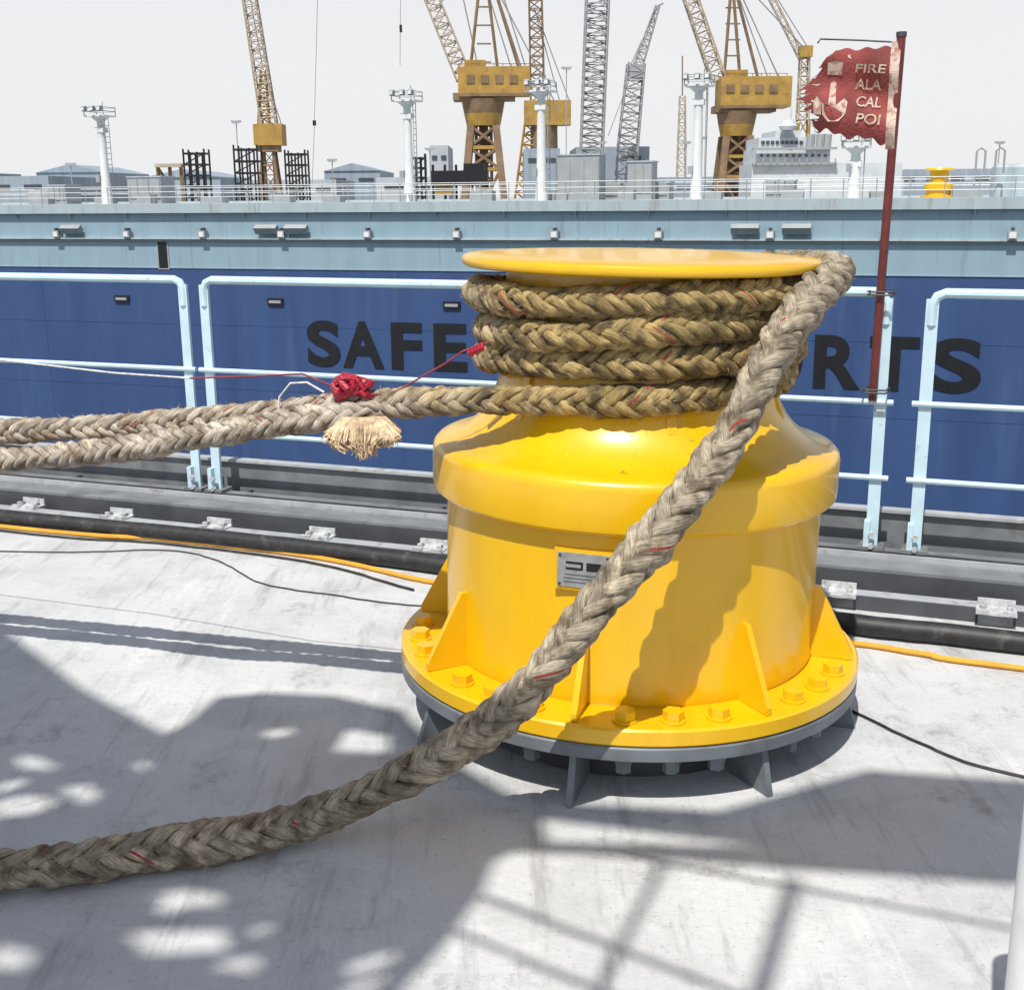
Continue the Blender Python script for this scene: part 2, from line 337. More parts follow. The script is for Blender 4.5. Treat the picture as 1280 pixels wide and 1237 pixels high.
for i in range(32):
    a=28+11.25*i
    if i%4==0: continue
    t=rad(a-90);c=Vector((math.cos(t),math.sin(t),0))*.636;ro=random.uniform(0,1)
    def hexa(z0,z1,r,k):
        vs=[];
        for z in(z0,z1):
            for j in range(6): vs.append(c+Vector((r*math.cos(ro+j*math.pi/3),r*math.sin(ro+j*math.pi/3),z)))
        b.add(vs,[(5,4,3,2,1,0),(6,7,8,9,10,11)]+[(j,(j+1)%6,(j+1)%6+6,j+6) for j in range(6)],k)
    b.tube([c+Vector((0,0,.228)),c+Vector((0,0,.233))],.034,'yellow',16)
    hexa(.233,.257,.028,'yellow');hexa(.11,.137,.026,'grey');hexa(.085,.11,.022,'grey')
part(b,"flange_bolts",angle=20)
b=MB()
t=rad(-108.0);d=Vector((math.cos(t),math.sin(t),0));n=Vector((-d.y,d.x,0))
F=Matrix((( n.x,0,d.x,d.x*.556),(n.y,0,d.y,d.y*.556),(0,1,0,.60),(0,0,0,1)))
b.boxm(F,.160,.110,.018,'yellow');b.boxm(F@Matrix.Translation((0,0,.011)),.140,.092,.004,'steel')
for x,y in((-.063,.039),(.063,.039),(-.063,-.039),(.063,-.039)):
    p=F@Vector((x,y,.013));b.tube([p,p+d*.003],.004,'dark',8)
P=F@Matrix.Translation((0,0,.0137))
b.boxm(P@Matrix.Translation((-.024,.020,0)),.046,.006,.001,'black');b.boxm(P@Matrix.Translation((-.024,.004,0)),.046,.006,.001,'black');b.boxm(P@Matrix.Translation((-.004,.012,0)),.006,.010,.001,'black')
b.boxm(P@Matrix.Translation((.028,.012,0)),.040,.022,.001,'black')
for y in(-.012,-.022,-.032):
    b.boxm(P@Matrix.Translation((-.01,y,0)),.085,.0015,.001,'dark')
part(b,"name_plate")
# ------------------------------------------------------------------ rope
def catmull(pts,ds):
    P=[Vector(p) for p in pts];P=[P[0]*2-P[1]]+P+[P[-1]*2-P[-2]];out=[]
    for i in range(1,len(P)-2):
        a,b_,c,d=P[i-1],P[i],P[i+1],P[i+2];n=max(2,int((c-b_).length/ds*2))
        for j in range(n):
            t=j/n;out.append(.5*((2*b_)+(c-a)*t+(2*a-5*b_+4*c-d)*t*t+(3*b_-a-3*c+d)*t**3))
    out.append(P[-2]);A=np.array([v[:] for v in out])
    s=np.r_[0,np.cumsum(np.linalg.norm(np.diff(A,axis=0),axis=1))];n=int(s[-1]/ds);q=np.linspace(0,s[-1],n)
    return np.stack([np.interp(q,s,A[:,i]) for i in range(3)],1),q
def braid(path,Rr,k,name,parent,lay=3.7,twist=0.,ph=0.,ds=.009,rough=1.,fz=420,fl_=.022):
    A,q=catmull(path,ds);n=len(A)
    ker=np.ones(7)/7
    B=A.copy()
    for i in range(3): B[3:-3,i]=np.convolve(A[:,i],ker,'valid')
    A=B
    T=np.gradient(A,axis=0);T/=np.linalg.norm(T,axis=1)[:,None]
    N=np.zeros_like(A);u=np.cross(T[0],[0,0,1.]);u/=np.linalg.norm(u)
    for i in range(n):
        u=u-T[i]*u.dot(T[i]);u/=np.linalg.norm(u);N[i]=u
    Bn=np.cross(T,N)
    R0=np.full(n,Rr) if np.isscalar(Rr) else np.interp(q,np.linspace(0,q[-1],len(Rr)),Rr)
    R=R0*(1+rough*(.04*np.sin(q*9+ph)+.03*np.sin(q*23)+.02*np.sin(q*51+ph)))
    w=2*math.pi/(lay*2*R.mean());S=6;m=8
    V=[];Fa=[];UVv=[];off=0
    ring=np.arange(m)*2*math.pi/m
    def smooth_noise(fr_,amp):
        x=np.linspace(0,q[-1],max(4,int(q[-1]*fr_)));return np.interp(q,x,rng.normal(0,amp,len(x)))
    for sg in(1,-1):
        for kx in range(S):
            jit=rng.normal(0,.05)+smooth_noise(14,.07*rough)
            th=sg*(w*q)+kx*2*math.pi/S+jit
            c2=np.cos(2*th);sh=np.tanh(2.0*c2)/np.tanh(2.0)
            r=R*(.60+sg*.19*sh)*(1+smooth_noise(25,.03*rough))
            tt=th+ph+twist*q
            er=N*np.cos(tt)[:,None]+Bn*np.sin(tt)[:,None];et=-N*np.sin(tt)[:,None]+Bn*np.cos(tt)[:,None]
            C=A+er*r[:,None]
            ts=T+et*(sg*w*r)[:,None];ts/=np.linalg.norm(ts,axis=1)[:,None];bb=np.cross(ts,er)
            wd=R*(.375+.03*rng.normal())*(1+smooth_noise(30,.07*rough));hd=R*.29*(1+smooth_noise(30,.08*rough))
            V4=C[:,None,:]+bb[:,None,:]*(np.cos(ring)[None,:]*wd[:,None])[:,:,None]+er[:,None,:]*(np.sin(ring)[None,:]*hd[:,None])[:,:,None]
            V.append(V4.reshape(-1,3))
            i=np.arange(n-1)[:,None]*m;j=np.arange(m)[None,:];j2=(j+1)%m
            f=np.stack([i+j,i+j2,i+m+j2,i+m+j],-1).reshape(-1,4)+off;Fa.append(f)
            sid=(kx if sg>0 else kx+6)
            uu=sid+np.stack([j+0*i,(j+1)+0*i,(j+1)+0*i,j+0*i],-1)/m*.999
            vv=np.stack([0*j+q[:-1,None],0*j+q[:-1,None],0*j+q[1:,None],0*j+q[1:,None]],-1)
            UVv.append(np.stack([uu,vv/.05+sid*7.3],-1).reshape(-1,2));off+=n*m
    V=np.concatenate(V);Fa=np.concatenate(Fa);UVv=np.concatenate(UVv)
    me=bpy.data.meshes.new(name);me.vertices.add(len(V));me.vertices.foreach_set("co",V.ravel())
    me.loops.add(Fa.size);me.loops.foreach_set("vertex_index",Fa.ravel().astype(np.int32))
    me.polygons.add(len(Fa));me.polygons.foreach_set("loop_start",np.arange(0,Fa.size,4,dtype=np.int32));me.polygons.foreach_set("loop_total",np.full(len(Fa),4,dtype=np.int32))
    uvl=me.uv_layers.new(name="UVMap");uvl.data.foreach_set("uv",UVv.ravel().astype(np.float32))
    me.update(calc_edges=True);me.validate();me.shade_smooth();me.materials.append(M[k])
    o=bpy.data.objects.new(name,me);COL.objects.link(o);o.parent=parent
    hb=MB();nh=int(q[-1]*fz)
    for _ in range(nh):
        i=rng.integers(2,n-3);a=rng.uniform(0,2*math.pi)
        e=Vector(N[i]*math.cos(a)+Bn[i]*math.sin(a));t_=Vector(T[i])*rng.uniform(-1,1)
        p=Vector(A[i])+e*R[i]*.92;l=rng.uniform(.006,fl_)
        p2=p+(e*.7+t_+Vector(rng.normal(0,.4,3))).normalized()*l;sd=t_.cross(e).normalized()*.0007 if t_.length>.05 else Vector((.0007,0,0))
        hb.add([p-sd,p+sd,p2],[(0,1,2)],'fray')
    ho=hb.obj(name+"_fuzz",smooth=False);ho.parent=parent
    return o
rope=empty("mooring_rope")
def coilpt(phi,turn):
    z=1.030+.0855*turn+.008*math.sin(phi*1.7+.4)+.004*math.sin(phi*4.1)
    rc=.416+.014*turn+.009*math.sin(phi*2.3+turn)
    x=CX+.022*z+rc*math.cos(phi);return (x,CY+rc*math.sin(phi),z)
path=[(-7,5.4,.05),(-4.5,4.75,.3),(-2.9,4.2,.70),(-2.25,3.95,.78),(-1.62,3.74,.835),(-1.05,3.54,.895),(-.54,3.36,.968),(-.10,3.20,1.012)]
a0=-1.85
lead=list(path)+[coilpt(a0,0)]
phi=-1.6
while phi<a0+2*math.pi*3+3.6:
    lead.append(coilpt(phi,(phi-a0)/(2*math.pi)));phi+=.25
braid(lead,[.0385]*8+[.0430]*11,'rope_coil',"standing_part_and_turns",rope,ph=.75,rough=1.6,fz=600,fl_=.026)
braid([(-7,5.6,.05),(-4.6,4.85,.25),(-2.9,4.13,.60),(-2.24,3.9,.675),(-1.6,3.68,.755),(-1.17,3.50,.825),(-.91,3.42,.875),(-.62,3.30,.94),(-.42,3.27,.965),(-.36,3.28,.97)],.038,'rope_l',"splice_leg",rope,ph=1.9,rough=1.4)
tail=[(.15,3.98,1.29),(.42,4.0,1.30),(.68,3.9,1.31),(.86,3.68,1.322),(.912,3.45,1.332),(.868,3.26,1.325),(.765,3.11,1.275),(.65,2.995,1.15),(.53,2.87,.965),(.45,2.82,.875),(.34,2.75,.755),(.19,2.68,.60),(.05,2.66,.425),(-.08,2.68,.29),(-.29,2.71,.145),(-.48,2.68,.070),(-.66,2.61,.053),(-.84,2.56,.053),(-1.01,2.50,.053),(-1.18,2.47,.053),(-1.6,2.40,.053),(-2.4,2.5,.053),(-3.4,2.3,.053)]
braid(tail,.0505,'rope',"running_part",rope,ph=.4,fz=600,rough=1.4)
b=MB()
c0=Vector((-.405,3.235,.962))
for i in range(1600):
    a=rng.uniform(-1,1);bq=rng.uniform(-1,1);fr_=rng.uniform(.70,1.06)
    p0=c0+Vector((a*.055,bq*.03,.0))
    ex=c0+Vector((a*.095,bq*.05-.01,-.035));l=.094*fr_*math.sqrt(max(0,1-(a*.80)**2))*(1+.15*math.sin(a*7+1))
    p1=p0.lerp(ex,.6);p2=Vector((c0.x+a*.095+rng.normal(0,.006),ex.y+rng.normal(0,.006),c0.z-l*.8));p3=Vector((p2.x*1+(-a*.022)+rng.normal(0,.010),p2.y+rng.normal(0,.008),c0.z-l*1.0))
    b.tube([p0,p1,p2,p3],[.0038,.0036,.0028,.0010],'fray',4,False)
o=b.obj("frayed_end");o.parent=rope
b=MB()
for i in range(6):
    t=i/5;x=-.475+.08*t;r=.024*(1-.35*abs(t-.5))+.006*random.random()
    pts=[];c=Vector((x,3.28,1.030+.014*math.sin(t*3.14)))
    for j in range(15):
        a=2*math.pi*j/14;pts.append(c+Vector((.014*math.sin(a*2+i),math.cos(a)*r*1.1,math.sin(a)*r*.9)))
    b.tube(pts,[.010+.004*math.sin(j*2+i) for j in range(15)],'redtape',8)
b.tube([(-.44,3.27,1.05),(-.455,3.26,1.07),(-.42,3.25,1.066),(-.40,3.25,1.035)],[.010,.013,.010,.007],'redtape',8)
for i in range(5):
    c=Vector((-.11+i*.009,3.2,1.140+.004*i));b.tube([c+Vector((0,math.cos(x)*.009,math.sin(x)*.009)) for x in np.linspace(0,6.2,9)],.0045,'redtape',6)
o=b.obj("red_whipping");o.parent=rope
b=MB()
b.tube([Vector(p) for p in [(-3.6,4.5,1.06),(-1.62,3.8,1.055),(-1.2,3.62,1.035),(-.94,3.5,1.035)]],.003,'cord_w',6)
b.tube([(-.94,3.5,1.035),(-.72,3.43,1.05),(-.59,3.38,1.062),(-.53,3.34,1.045),(-.45,3.3,1.02)],.003,'cord_r',6)
b.tube([(-.66,3.36,.95),(-.655,3.36,1.0),(-.62,3.35,1.04),(-.57,3.33,1.045),(-.52,3.31,1.02)],.003,'cord_w',6)
b.tube([(-.40,3.27,1.02),(-.33,3.26,1.02),(-.26,3.25,1.06),(-.18,3.24,1.105),(-.13,3.21,1.142),(-.06,3.22,1.165)],.003,'cord_r',6)
o=b.obj("lashing_cord");o.parent=rope
# ------------------------------------------------------------------ flag and pole
fl=empty("warning_flag")
b=MB();b.tube([E(3.33,4.93,.74),E(3.335,4.93,1.2),E(3.35,4.93,2.10)],.0165,'maroon',10)
b.tube([E(3.35,4.93,2.10),E(3.35,4.93,2.118)],.019,'dark',10)
for z in(1.163,.78):
    for d in(-.006,.006): b.tube([E(3.30,4.90,z+d),E(3.38,4.90,z+d),E(3.39,4.98,z+d),E(3.30,4.99,z+d),E(3.29,4.9,z+d)],.004,'dark',6)
b.tube([E(3.35,4.92,2.08),E(3.2,4.92,2.095),E(3.06,4.91,2.105),E(3.05,4.91,2.09)],.0035,'dark',6)
o=b.obj("flag_pole");o.parent=fl
def wave(s,z): return 4.91-.026*math.sin((s-3.0)*26+z*6)*min(1,(3.35-s)/.15+.1)-.016*math.sin(z*30+s*9)
b=MB();nxx,nzz=60,56;vs=[];fs=[]
def edge(zf): return 3.025+.026*math.sin(zf*7+.6)+.016*math.sin(zf*31+1)+.010*math.sin(zf*67)+(.07*max(0,zf-.80)/.2)
def topz(s): return 2.065-.06*max(0,(3.12-s)/.09)+.005*math.sin(s*90)
def botz(s): return 1.718+.06*(3.35-s)/.3+.007*math.sin(s*110)+.007*math.sin(s*47)
for i in range(nxx+1):
    for j in range(nzz+1):
        zf=j/nzz;s=edge(zf)+(3.345-edge(zf))*i/nxx;z=botz(s)+(topz(s)-botz(s))*zf
        vs.append(E(s,wave(s,z),z))
tears={(8,38),(9,38),(8,39),(14,14),(15,14),(5,24),(4,24),(5,25),(22,50),(23,50),(22,51),(2,9),(3,9),(1,45),(2,45),(0,31),(1,31),(2,32),(0,16),(1,17),(0,4),(1,4),(0,50),(1,51)}
for i in range(nxx):
    for j in range(nzz):
        if (i,j) in tears: continue
        a=i*(nzz+1)+j;fs.append((a,a+nzz+1,a+nzz+2,a+1))
b.add(vs,fs,'flag');o=b.obj("cloth",angle=180);o.parent=fl
b=MB();vs=[]
for j in range(41):
    z=1.70+.385*j/40
    for s in(3.318,3.352): vs.append(E(s,wave(s,z)-.004,z))
b.add(vs,[(2*j,2*j+1,2*j+3,2*j+2) for j in range(40)],'cream')
def ftext(t,s0,z0,w_,h_):
    v,f=textmesh(t,w_,h_,0,.015)
    b.add([E(s0+x+y*.12,wave(s0+x,z0+y-x*.10)-.005,z0+y-x*.10) for x,y,_ in v],f,'cream')
ftext("FIRE",3.192,1.982,.112,.030);ftext("ALA",3.192,1.924,.098,.036);ftext("CAL",3.200,1.860,.092,.038);ftext("POI",3.205,1.797,.088,.038)
def fpoly(pts):
    b.add([E(s,wave(s,z)-.006,z) for s,z in pts],[tuple(range(len(pts)))],'cream')
fpoly([(3.095,1.975),(3.145,1.972),(3.150,2.018),(3.118,2.022),(3.095,2.015)])
fpoly([(3.085,1.83),(3.105,1.805),(3.145,1.805),(3.168,1.83),(3.172,1.875),(3.160,1.89),(3.135,1.865),(3.10,1.868),(3.08,1.875)])
fpoly([(3.105,1.869),(3.132,1.866),(3.128,1.945),(3.118,1.952),(3.108,1.945)])
fpoly([(3.050,1.835),(3.079,1.83),(3.078,1.878),(3.06,1.90),(3.046,1.88)])
o=b.obj("printing",smooth=False);o.parent=fl
# ------------------------------------------------------------------ unseen overhead structure, added and shaped to cast deck shadows; white post
H=5.5;ox,oy=.577*hx,.577*hy
def up(p,h): return (p[0]-ox*h,p[1]-oy*h,h)
out=[(-3.77,5.81),(-1.91,4.22),(-1.42,3.65),(-1.04,3.29),(-1.0,3.36),(-.95,3.56),(-.8,3.59),(-.57,3.56),(-.35,3.44),(-.19,3.11),(0.02,2.86),(.12,2.85),(.52,2.80),(.97,3.02),(1.4,2.94),(1.9,2.83),(3,2.6),(3,2.1),(1.61,2.4),(1.38,2.44),(1.14,2.46),(.67,2.53),(.3,2.59),(.0,2.62),(-.05,2.58),(-.08,2.43),(-.15,2.25),(-.23,2.1),(-.25,1.95),(-.3,.5),(-3.77,.5)]  # outline of the wanted deck shadow, lifted to plate height along the sun
holes=[[(.06,2.78),(.66,2.62),(.08,2.66)]]  # openings shaped to let light patches through onto the deck
def ell(x,y,rx,ry,a=0,n=11):
    o_=[]
    for i in range(n):
        t=2*math.pi*i/n;k=random.uniform(.55,1.35);o_.append((x+k*(rx*math.cos(t)*math.cos(a)-ry*math.sin(t)*math.sin(a)),y+k*(rx*math.cos(t)*math.sin(a)+ry*math.sin(t)*math.cos(a))))
    return o_
holes+=[ell(-.75,2.43,.09,.05),ell(-1.36,3.11,.07,.04,-.6),ell(-1.17,2.94,.09,.035,-.5),ell(-1.31,2.86,.09,.05,.3),[(-.52,3.17),(-.36,3.15),(-.37,3.27),(-.5,3.32)],ell(-.7,3.3,.06,.03),ell(-.58,2.19,.05,.03),
 [(-.86,2.31),(-.64,2.31),(-.60,2.23),(-.78,2.22)],[(-1.12,2.27),(-1.03,2.24),(-1.0,2.17),(-1.1,2.18)],ell(-1.05,3.10,.05,.018,-.8),ell(-1.38,2.98,.05,.03,.8),
 [(-.36,2.18),(-.26,2.23),(-.25,2.20),(-.34,2.14)],[(-.36,2.10),(-.27,2.15),(-.27,2.12),(-.34,2.07)],ell(-.55,2.31,.03,.02)]
cu=bpy.data.curves.new("shadow_caster_plate","CURVE");cu.dimensions='2D';cu.fill_mode='BOTH';cu.extrude=.012
for poly in [out]+holes:
    sp=cu.splines.new('POLY');sp.points.add(len(poly)-1)
    for i,p in enumerate(poly):
        q=up(p,H);sp.points[i].co=(q[0],q[1],0,1)
    sp.use_cyclic_u=True
co=bpy.data.objects.new("tmp",cu);COL.objects.link(co);bpy.context.view_layer.update()
me=bpy.data.meshes.new_from_object(co.evaluated_get(bpy.context.evaluated_depsgraph_get()));bpy.data.objects.remove(co)
me.materials.clear();me.materials.append(M['galv'])
caster=empty("added_shadow_caster")  # invented shadow caster out of view; plate and supports hang under it
po=bpy.data.objects.new("plate",me);COL.objects.link(po);po.location=(0,0,H);po.parent=caster
b=MB()
for p,r in(((.64,2.47),.022),((.35,2.56),.013)):  # hangers and pipes added to throw post and rail shadows
    q=Vector(up(p,H));b.tube([q,q-Vector((0,0,2.4))],r,'galv',10)
for p,q,r in(((-.08,2.43),(.9,1.76),.010),((-.15,2.31),(.5,1.86),.009),((.20,2.62),(1.3,2.2),.008),((.0,2.2),(.9,1.6),.009)):
    b.tube([up(p,4.0),up(q,4.0)],r,'galv',8)
for x,y in((1.83,-.5),(-4.3,0.),(-1.0,-1.6)): b.tube([(x,y,0),(x,y,H-.02)],.06,'white',14)
for p,q in (((-4.3,0,H-.08),(-1.0,-1.6,H-.08)),((-1.0,-1.6,H-.08),(1.83,-.5,H-.08))): b.beam(p,q,.08,.12,'galv')
o=b.obj("shadow_caster_framework");o.parent=caster
b=MB();b.tube([(.850,1.7,0),(.850,1.7,.84)],.05,'white',24);b.tube([(.850,1.7,.84),(.850,1.7,.87)],[.05,.03],'white',24);b.lathe([(.0,.004),(.09,.004),(.09,.02),(.05,.02)],'white',24,(.850,1.7,0));b.obj("white_post")
# ------------------------------------------------------------------ water / quay
b=MB();b.add([(-5000,-300,-17),(5000,-300,-17),(5000,8000,-17),(-5000,8000,-17)],[(0,1,2,3)],'water');b.obj("water",smooth=False)
b=MB();b.add([(-2500,150,-14),(2500,150,-14),(2500,3500,-14),(-2500,3500,-14)],[(0,1,2,3)],'quay');b.add([(-2500,150,-14),(2500,150,-14),(2500,150,-17.5),(-2500,150,-17.5)],[(0,1,2,3)],'quay');b.obj("quay",smooth=False)
# ------------------------------------------------------------------ neighbouring ship (local units, scaled x2.5)
K=2.5
SH=Matrix.Translation((0,65,1.55))@Matrix.Rotation(math.atan2(-.306,.952),4,'Z')@Matrix.Scale(K,4)
ship=empty("moored_ship",SH)
def sp(b,name,**k):
    o=b.obj(name,**k);o.parent=ship;return o
b=MB();X0,X1=-60,34
b.box(((X0+X1)/2,6,-4.51),(X1-X0,12,5.82),'hullblue')
b.box(((X0+X1)/2,6.0,-.875),(X1-X0,12,1.446),'hullpale')
b.box(((X0+X1)/2,5.94,-.25),(X1-X0,12.12,.21),'hulltop')
b.box(((X0+X1)/2,-.05,-.93),(X1-X0,.10,.035),'hulltop')
b.box(((X0+X1)/2,-.025,-.985),(X1-X0,.03,.03),'boxgrey')
b.box(((X0+X1)/2,-.01,-1.60),(X1-X0,.02,.02),'hullpale')
b.box((-8.51,-.005,-1.28),(.24,.03,.66),'black');b.box((-8.51,-.012,-1.28),(.31,.01,.72),'boxgrey')
b.box((-8.51,-.02,-1.28),(.23,.012,.64),'black')
for i,s in enumerate(np.arange(-59,33,1.55)):
    b.plate([(s,-.12,-.355),(s,0,-.355),(s,0,-.52)],(.02,0,0),'hulltop')
for s in np.arange(-59,33,4.7):
    b.box((s,-.003,-4.5),(.012,.006,5.8),'hullblue')
for z in(-2.9,-4.4): b.box(((X0+X1)/2,-.003,z),(X1-X0,.006,.012),'hullblue')
sp(b,"hull",smooth=False)
b=MB()
for s in(-11.33,-9.37,-7.35,-5.33,-3.23,-1.15,1.02,3.21,5.44,7.6,9.89,-13.4,-15.5):
    b.box((s,-.10,-.83),(.17,.14,.16),'boxgrey');b.box((s,-.175,-.83),(.12,.02,.11),'white');b.box((s,-.08,-.72),(.05,.16,.06),'galvd')
for s in(-10.9,-5.7,-4.95,4.95,5.95,10.9): b.boxm(Matrix.Translation((s,-.13,-.72))@Matrix.Rotation(rad(35),4,'X'),.55,.14,.16,'boxgrey')
for s in(-9.73,-5.63,-1.33):
    b.box((s,-.02,-2.34),(.40,.05,.16),'black');b.box((s,-.05,-2.34),(.30,.03,.06),'boxgrey')
sp(b,"hull_lamps_and_vents",smooth=False)
b=MB()
def letter(ch,s0,w_,z0,h_):
    v,f=textmesh(ch,w_,h_,.006,.034);b.add([(s0+x,-.012-(z if z>0 else 0),z0-1.55+y) for x,y,z in v],f,'black')
for ch,s0,w_ in(("S",-4.88,.82),("A",-4.0,1.02),("F",-2.80,.74),("E",-1.78,.78)): letter(ch,s0,w_,-2.24,1.05)
for ch,s0,w_ in(("P",4.28,.82),("O",5.26,.92),("R",6.40,.92),("T",7.46,.94),("S",8.60,.96)): letter(ch,s0,w_,-2.30,1.07)
sp(b,"lettering",smooth=False)
b=MB()
for s in np.arange(-36,30,.62): b.tube([(s,.1,-.145),(s,.1,.24)],.011,'boxgrey',5)
for z in(.24,.12,0): b.tube([(-36,.1,z),(30,.1,z)],.008,'white',5)
for s in np.arange(-36,30,1.1): b.tube([(s,5.2,-.145),(s,5.2,.24)],.012,'boxgrey',5)
for z in(.24,.10): b.tube([(-36,5.2,z),(30,5.2,z)],.010,'white',5)
sp(b,"deck_railing")
def mast(s,h,y=1.2):
    b=MB();z0=-.145;f=1+y/26
    s=s*f;z1=h*f
    b.tube([(s,y,z0),(s,y,.5),(s,y,z1-.25)],[.14,.105,.085],'white',14)
    b.tube([(s,y,z1-.33),(s,y,z1-.22)],[.09,.22],'white',12)
    b.box((s,y,z1-.2),(.56,.5,.035),'white')
    for a,c in((-.27,-.24),(.27,-.24),(.27,.24),(-.27,.24)): b.tube([(s+a,y+c,z1-.2),(s+a,y+c,z1+.0)],.012,'boxgrey',5)
    for zz in(z1-.09,z1): b.tube([(s-.27,y-.24,zz),(s+.27,y-.24,zz),(s+.27,y+.24,zz),(s-.27,y+.24,zz),(s-.27,y-.24,zz)],.010,'boxgrey',5)
    for a in(-.24,.0,.2):
        b.boxm(Matrix.Translation((s+a,y-.27,z1-.03))@Matrix.Rotation(rad(25),4,'X'),.11,.08,.11,'boxgrey');b.box((s+a,y-.33,z1-.04),(.08,.02,.07),'white')
    b.tube([(s+.1,y,z1-.2),(s+.1,y,z1+.13)],.012,'boxgrey',4)
    b.box((s,y,z1-.52),(.24,.2,.12),'white');b.box((s-.12,y-.1,.45),(.1,.1,.16),'boxgrey')
    for dz in np.arange(0,z1-.3,.13): b.tube([(s+.17,y-.08,dz),(s+.17,y+.08,dz)],.008,'boxgrey',4)
    b.tube([(s+.17,y-.08,-.14),(s+.17,y-.08,z1-.2)],.009,'boxgrey',4);b.tube([(s+.17,y+.08,-.14),(s+.17,y+.08,z1-.2)],.009,'boxgrey',4)
    b.obj("floodlight_mast",mtx=SH.copy())
for s,h in((-10.3,2.02),(-2.63,2.12),(.34,2.22),(3.58,2.22),(6.63,1.0),(-17,2.0)): mast(s,h)
b=MB()
for x,w_,h_,d in((-9.9,.95,.62,1.8),(1.05,.95,.95,2.0),(2.3,.55,.8,2.6),(2.05,1.6,.35,3.2),(-12.6,.5,.45,2),(5.4,.6,.35,2.2)):
    b.box((x,d,-.145+h_/2),(w_,.6,h_),'boxgrey');b.box((x,d,-.145+h_+.015),(w_+.04,.64,.03),'hulltop')
    for q in range(3): b.box((x-w_/2+w_*(q+.5)/3,d-.31,-.1+h_/2),(w_/3.6,.02,h_*.75),'boxgrey')
sp(b,"deck_lockers",smooth=False)
b=MB()
for x in(9.75,10.1): b.lathe([(0,.5),(.16,.48),(.22,.42),(.22,-.14)],'hulltop',20,(x,1.6,0))
b.lathe([(0,.25),(.4,.2),(.44,.1),(.44,-.14)],'boxgrey',20,(-13.2,2,0))
for x in np.arange(-30,14,1.7):
    hh=.12+.1*((x*7.3)%1);b.box((x,.9+((x*3.1)%1),-.145+hh/2),(.3+.3*((x*5.7)%1),.3,hh),'boxgrey')
sp(b,"deck_tanks")
b=MB();b.lathe([(0,.42),(.26,.42),(.28,.38),(.19,.34),(.17,.15),(.28,.1),(.28,.0),(.24,-.02),(.24,-.10),(.33,-.11),(.33,-.145)],'yellow',24,(8.55,1.2,0));b.obj("yellow_capstan",mtx=SH.copy())
b=MB()
for x in(9.2,9.55): b.tube([(x,1.0,-.14),(x,1.0,.72),(x+.08,1.0,.78),(x+.16,1.0,.72),(x+.16,1.0,.3)],.02,'craneg',8)
sp(b,"vent_pipes")
# ------------------------------------------------------------------ harbour background
def V(b_,e,D): return far(b_,e,D)  # image pixel coordinates unprojected through the camera to a chosen range
def shed(x0,x1,top,D,k,name,dep=40,ridge=0):
    a=V(x0,top,D);c=V(x1,top,D);b=MB();zt=a.z
    b.box(((a.x+c.x)/2,D+dep/2,(zt-14)/2),(c.x-a.x,dep,zt+14),k)
    if ridge:
        xm=(a.x+c.x)/2;b.plate([(a.x,D+dep/2,zt),(c.x,D+dep/2,zt),(xm,D+dep/2,zt+ridge)],(0,dep+1,0),k)
    n=max(2,int((c.x-a.x)/9))
    for i in range(n):
        b.box((a.x+(c.x-a.x)*(i+.5)/n,D-.1,zt-3.4),((c.x-a.x)/n*.55,.3,1.2),'glass')
    b.obj(name,smooth=False)
shed(-60,60,221,420,'shed',"warehouse",60);shed(45,130,216,480,'shed',"warehouse",60,3);shed(180,275,222,400,'shed',"warehouse",50,2.5);shed(255,420,226,430,'shed2',"warehouse",50)
shed(405,475,214,500,'shed',"warehouse",60,3);shed(470,560,222,420,'shed2',"warehouse",50);shed(655,700,186,380,'shed',"office_building",40);shed(700,722,200,330,'boxgrey',"office_building",30);shed(720,812,184,390,'shed',"office_building",40)
shed(-400,-55,218,450,'shed2',"warehouse",60);shed(1040,1130,225,420,'shed2',"warehouse",50);shed(1120,1400,212,460,'shed',"warehouse",60);shed(800,950,222,440,'shed',"warehouse",60);shed(537,560,182,360,'shed2',"office_building",30)
def frame(x0,x1,top,D=170):
    b=MB();a=V(x0,top,D);c=V(x1,top,D);w_=c.x-a.x;z1=a.z
    zs=[-14,-8,-3]+list(np.linspace(0,z1,6))
    for dx in(0,.33,.66,1):
        for dy in(0,w_): b.beam((a.x+w_*dx,D+dy,-14),(a.x+w_*dx,D+dy,z1+(.6 if dx in(0,1) else .2)),.22,.22,'black')
    for z in zs:
        for dy in(0,w_): b.beam((a.x,D+dy,z),(c.x,D+dy,z),.24,.24,'black')
        for dx in(0,w_): b.beam((a.x+dx,D,z),(a.x+dx,D+w_,z),.24,.24,'black')
    for i in range(3,len(zs)-1): b.beam((a.x,D,zs[i]),(c.x,D,zs[i+1]),.15,.15,'black')
    b.obj("steel_frame_tower",smooth=False)
frame(229,255,192);frame(292,321,187);frame(356,381,193);frame(514,531,198)
def lat(b,p,q,D,w0,w1,n,r,k): b.lattice(V(*p,D),V(*q,D),w0,w1,n,r,k,(1,0,0))
def cab(b,p,q,D,dep,k):
    a=V(*p,D);c=V(*q,D);b.box(((a.x+c.x)/2,D,(a.z+c.z)/2),(c.x-a.x,dep,a.z-c.z),k)
def ln(b,p,q,D,r,k='cable',D2=None): b.tube([V(*p,D),V(*q,D2 or D)],r,k,4)
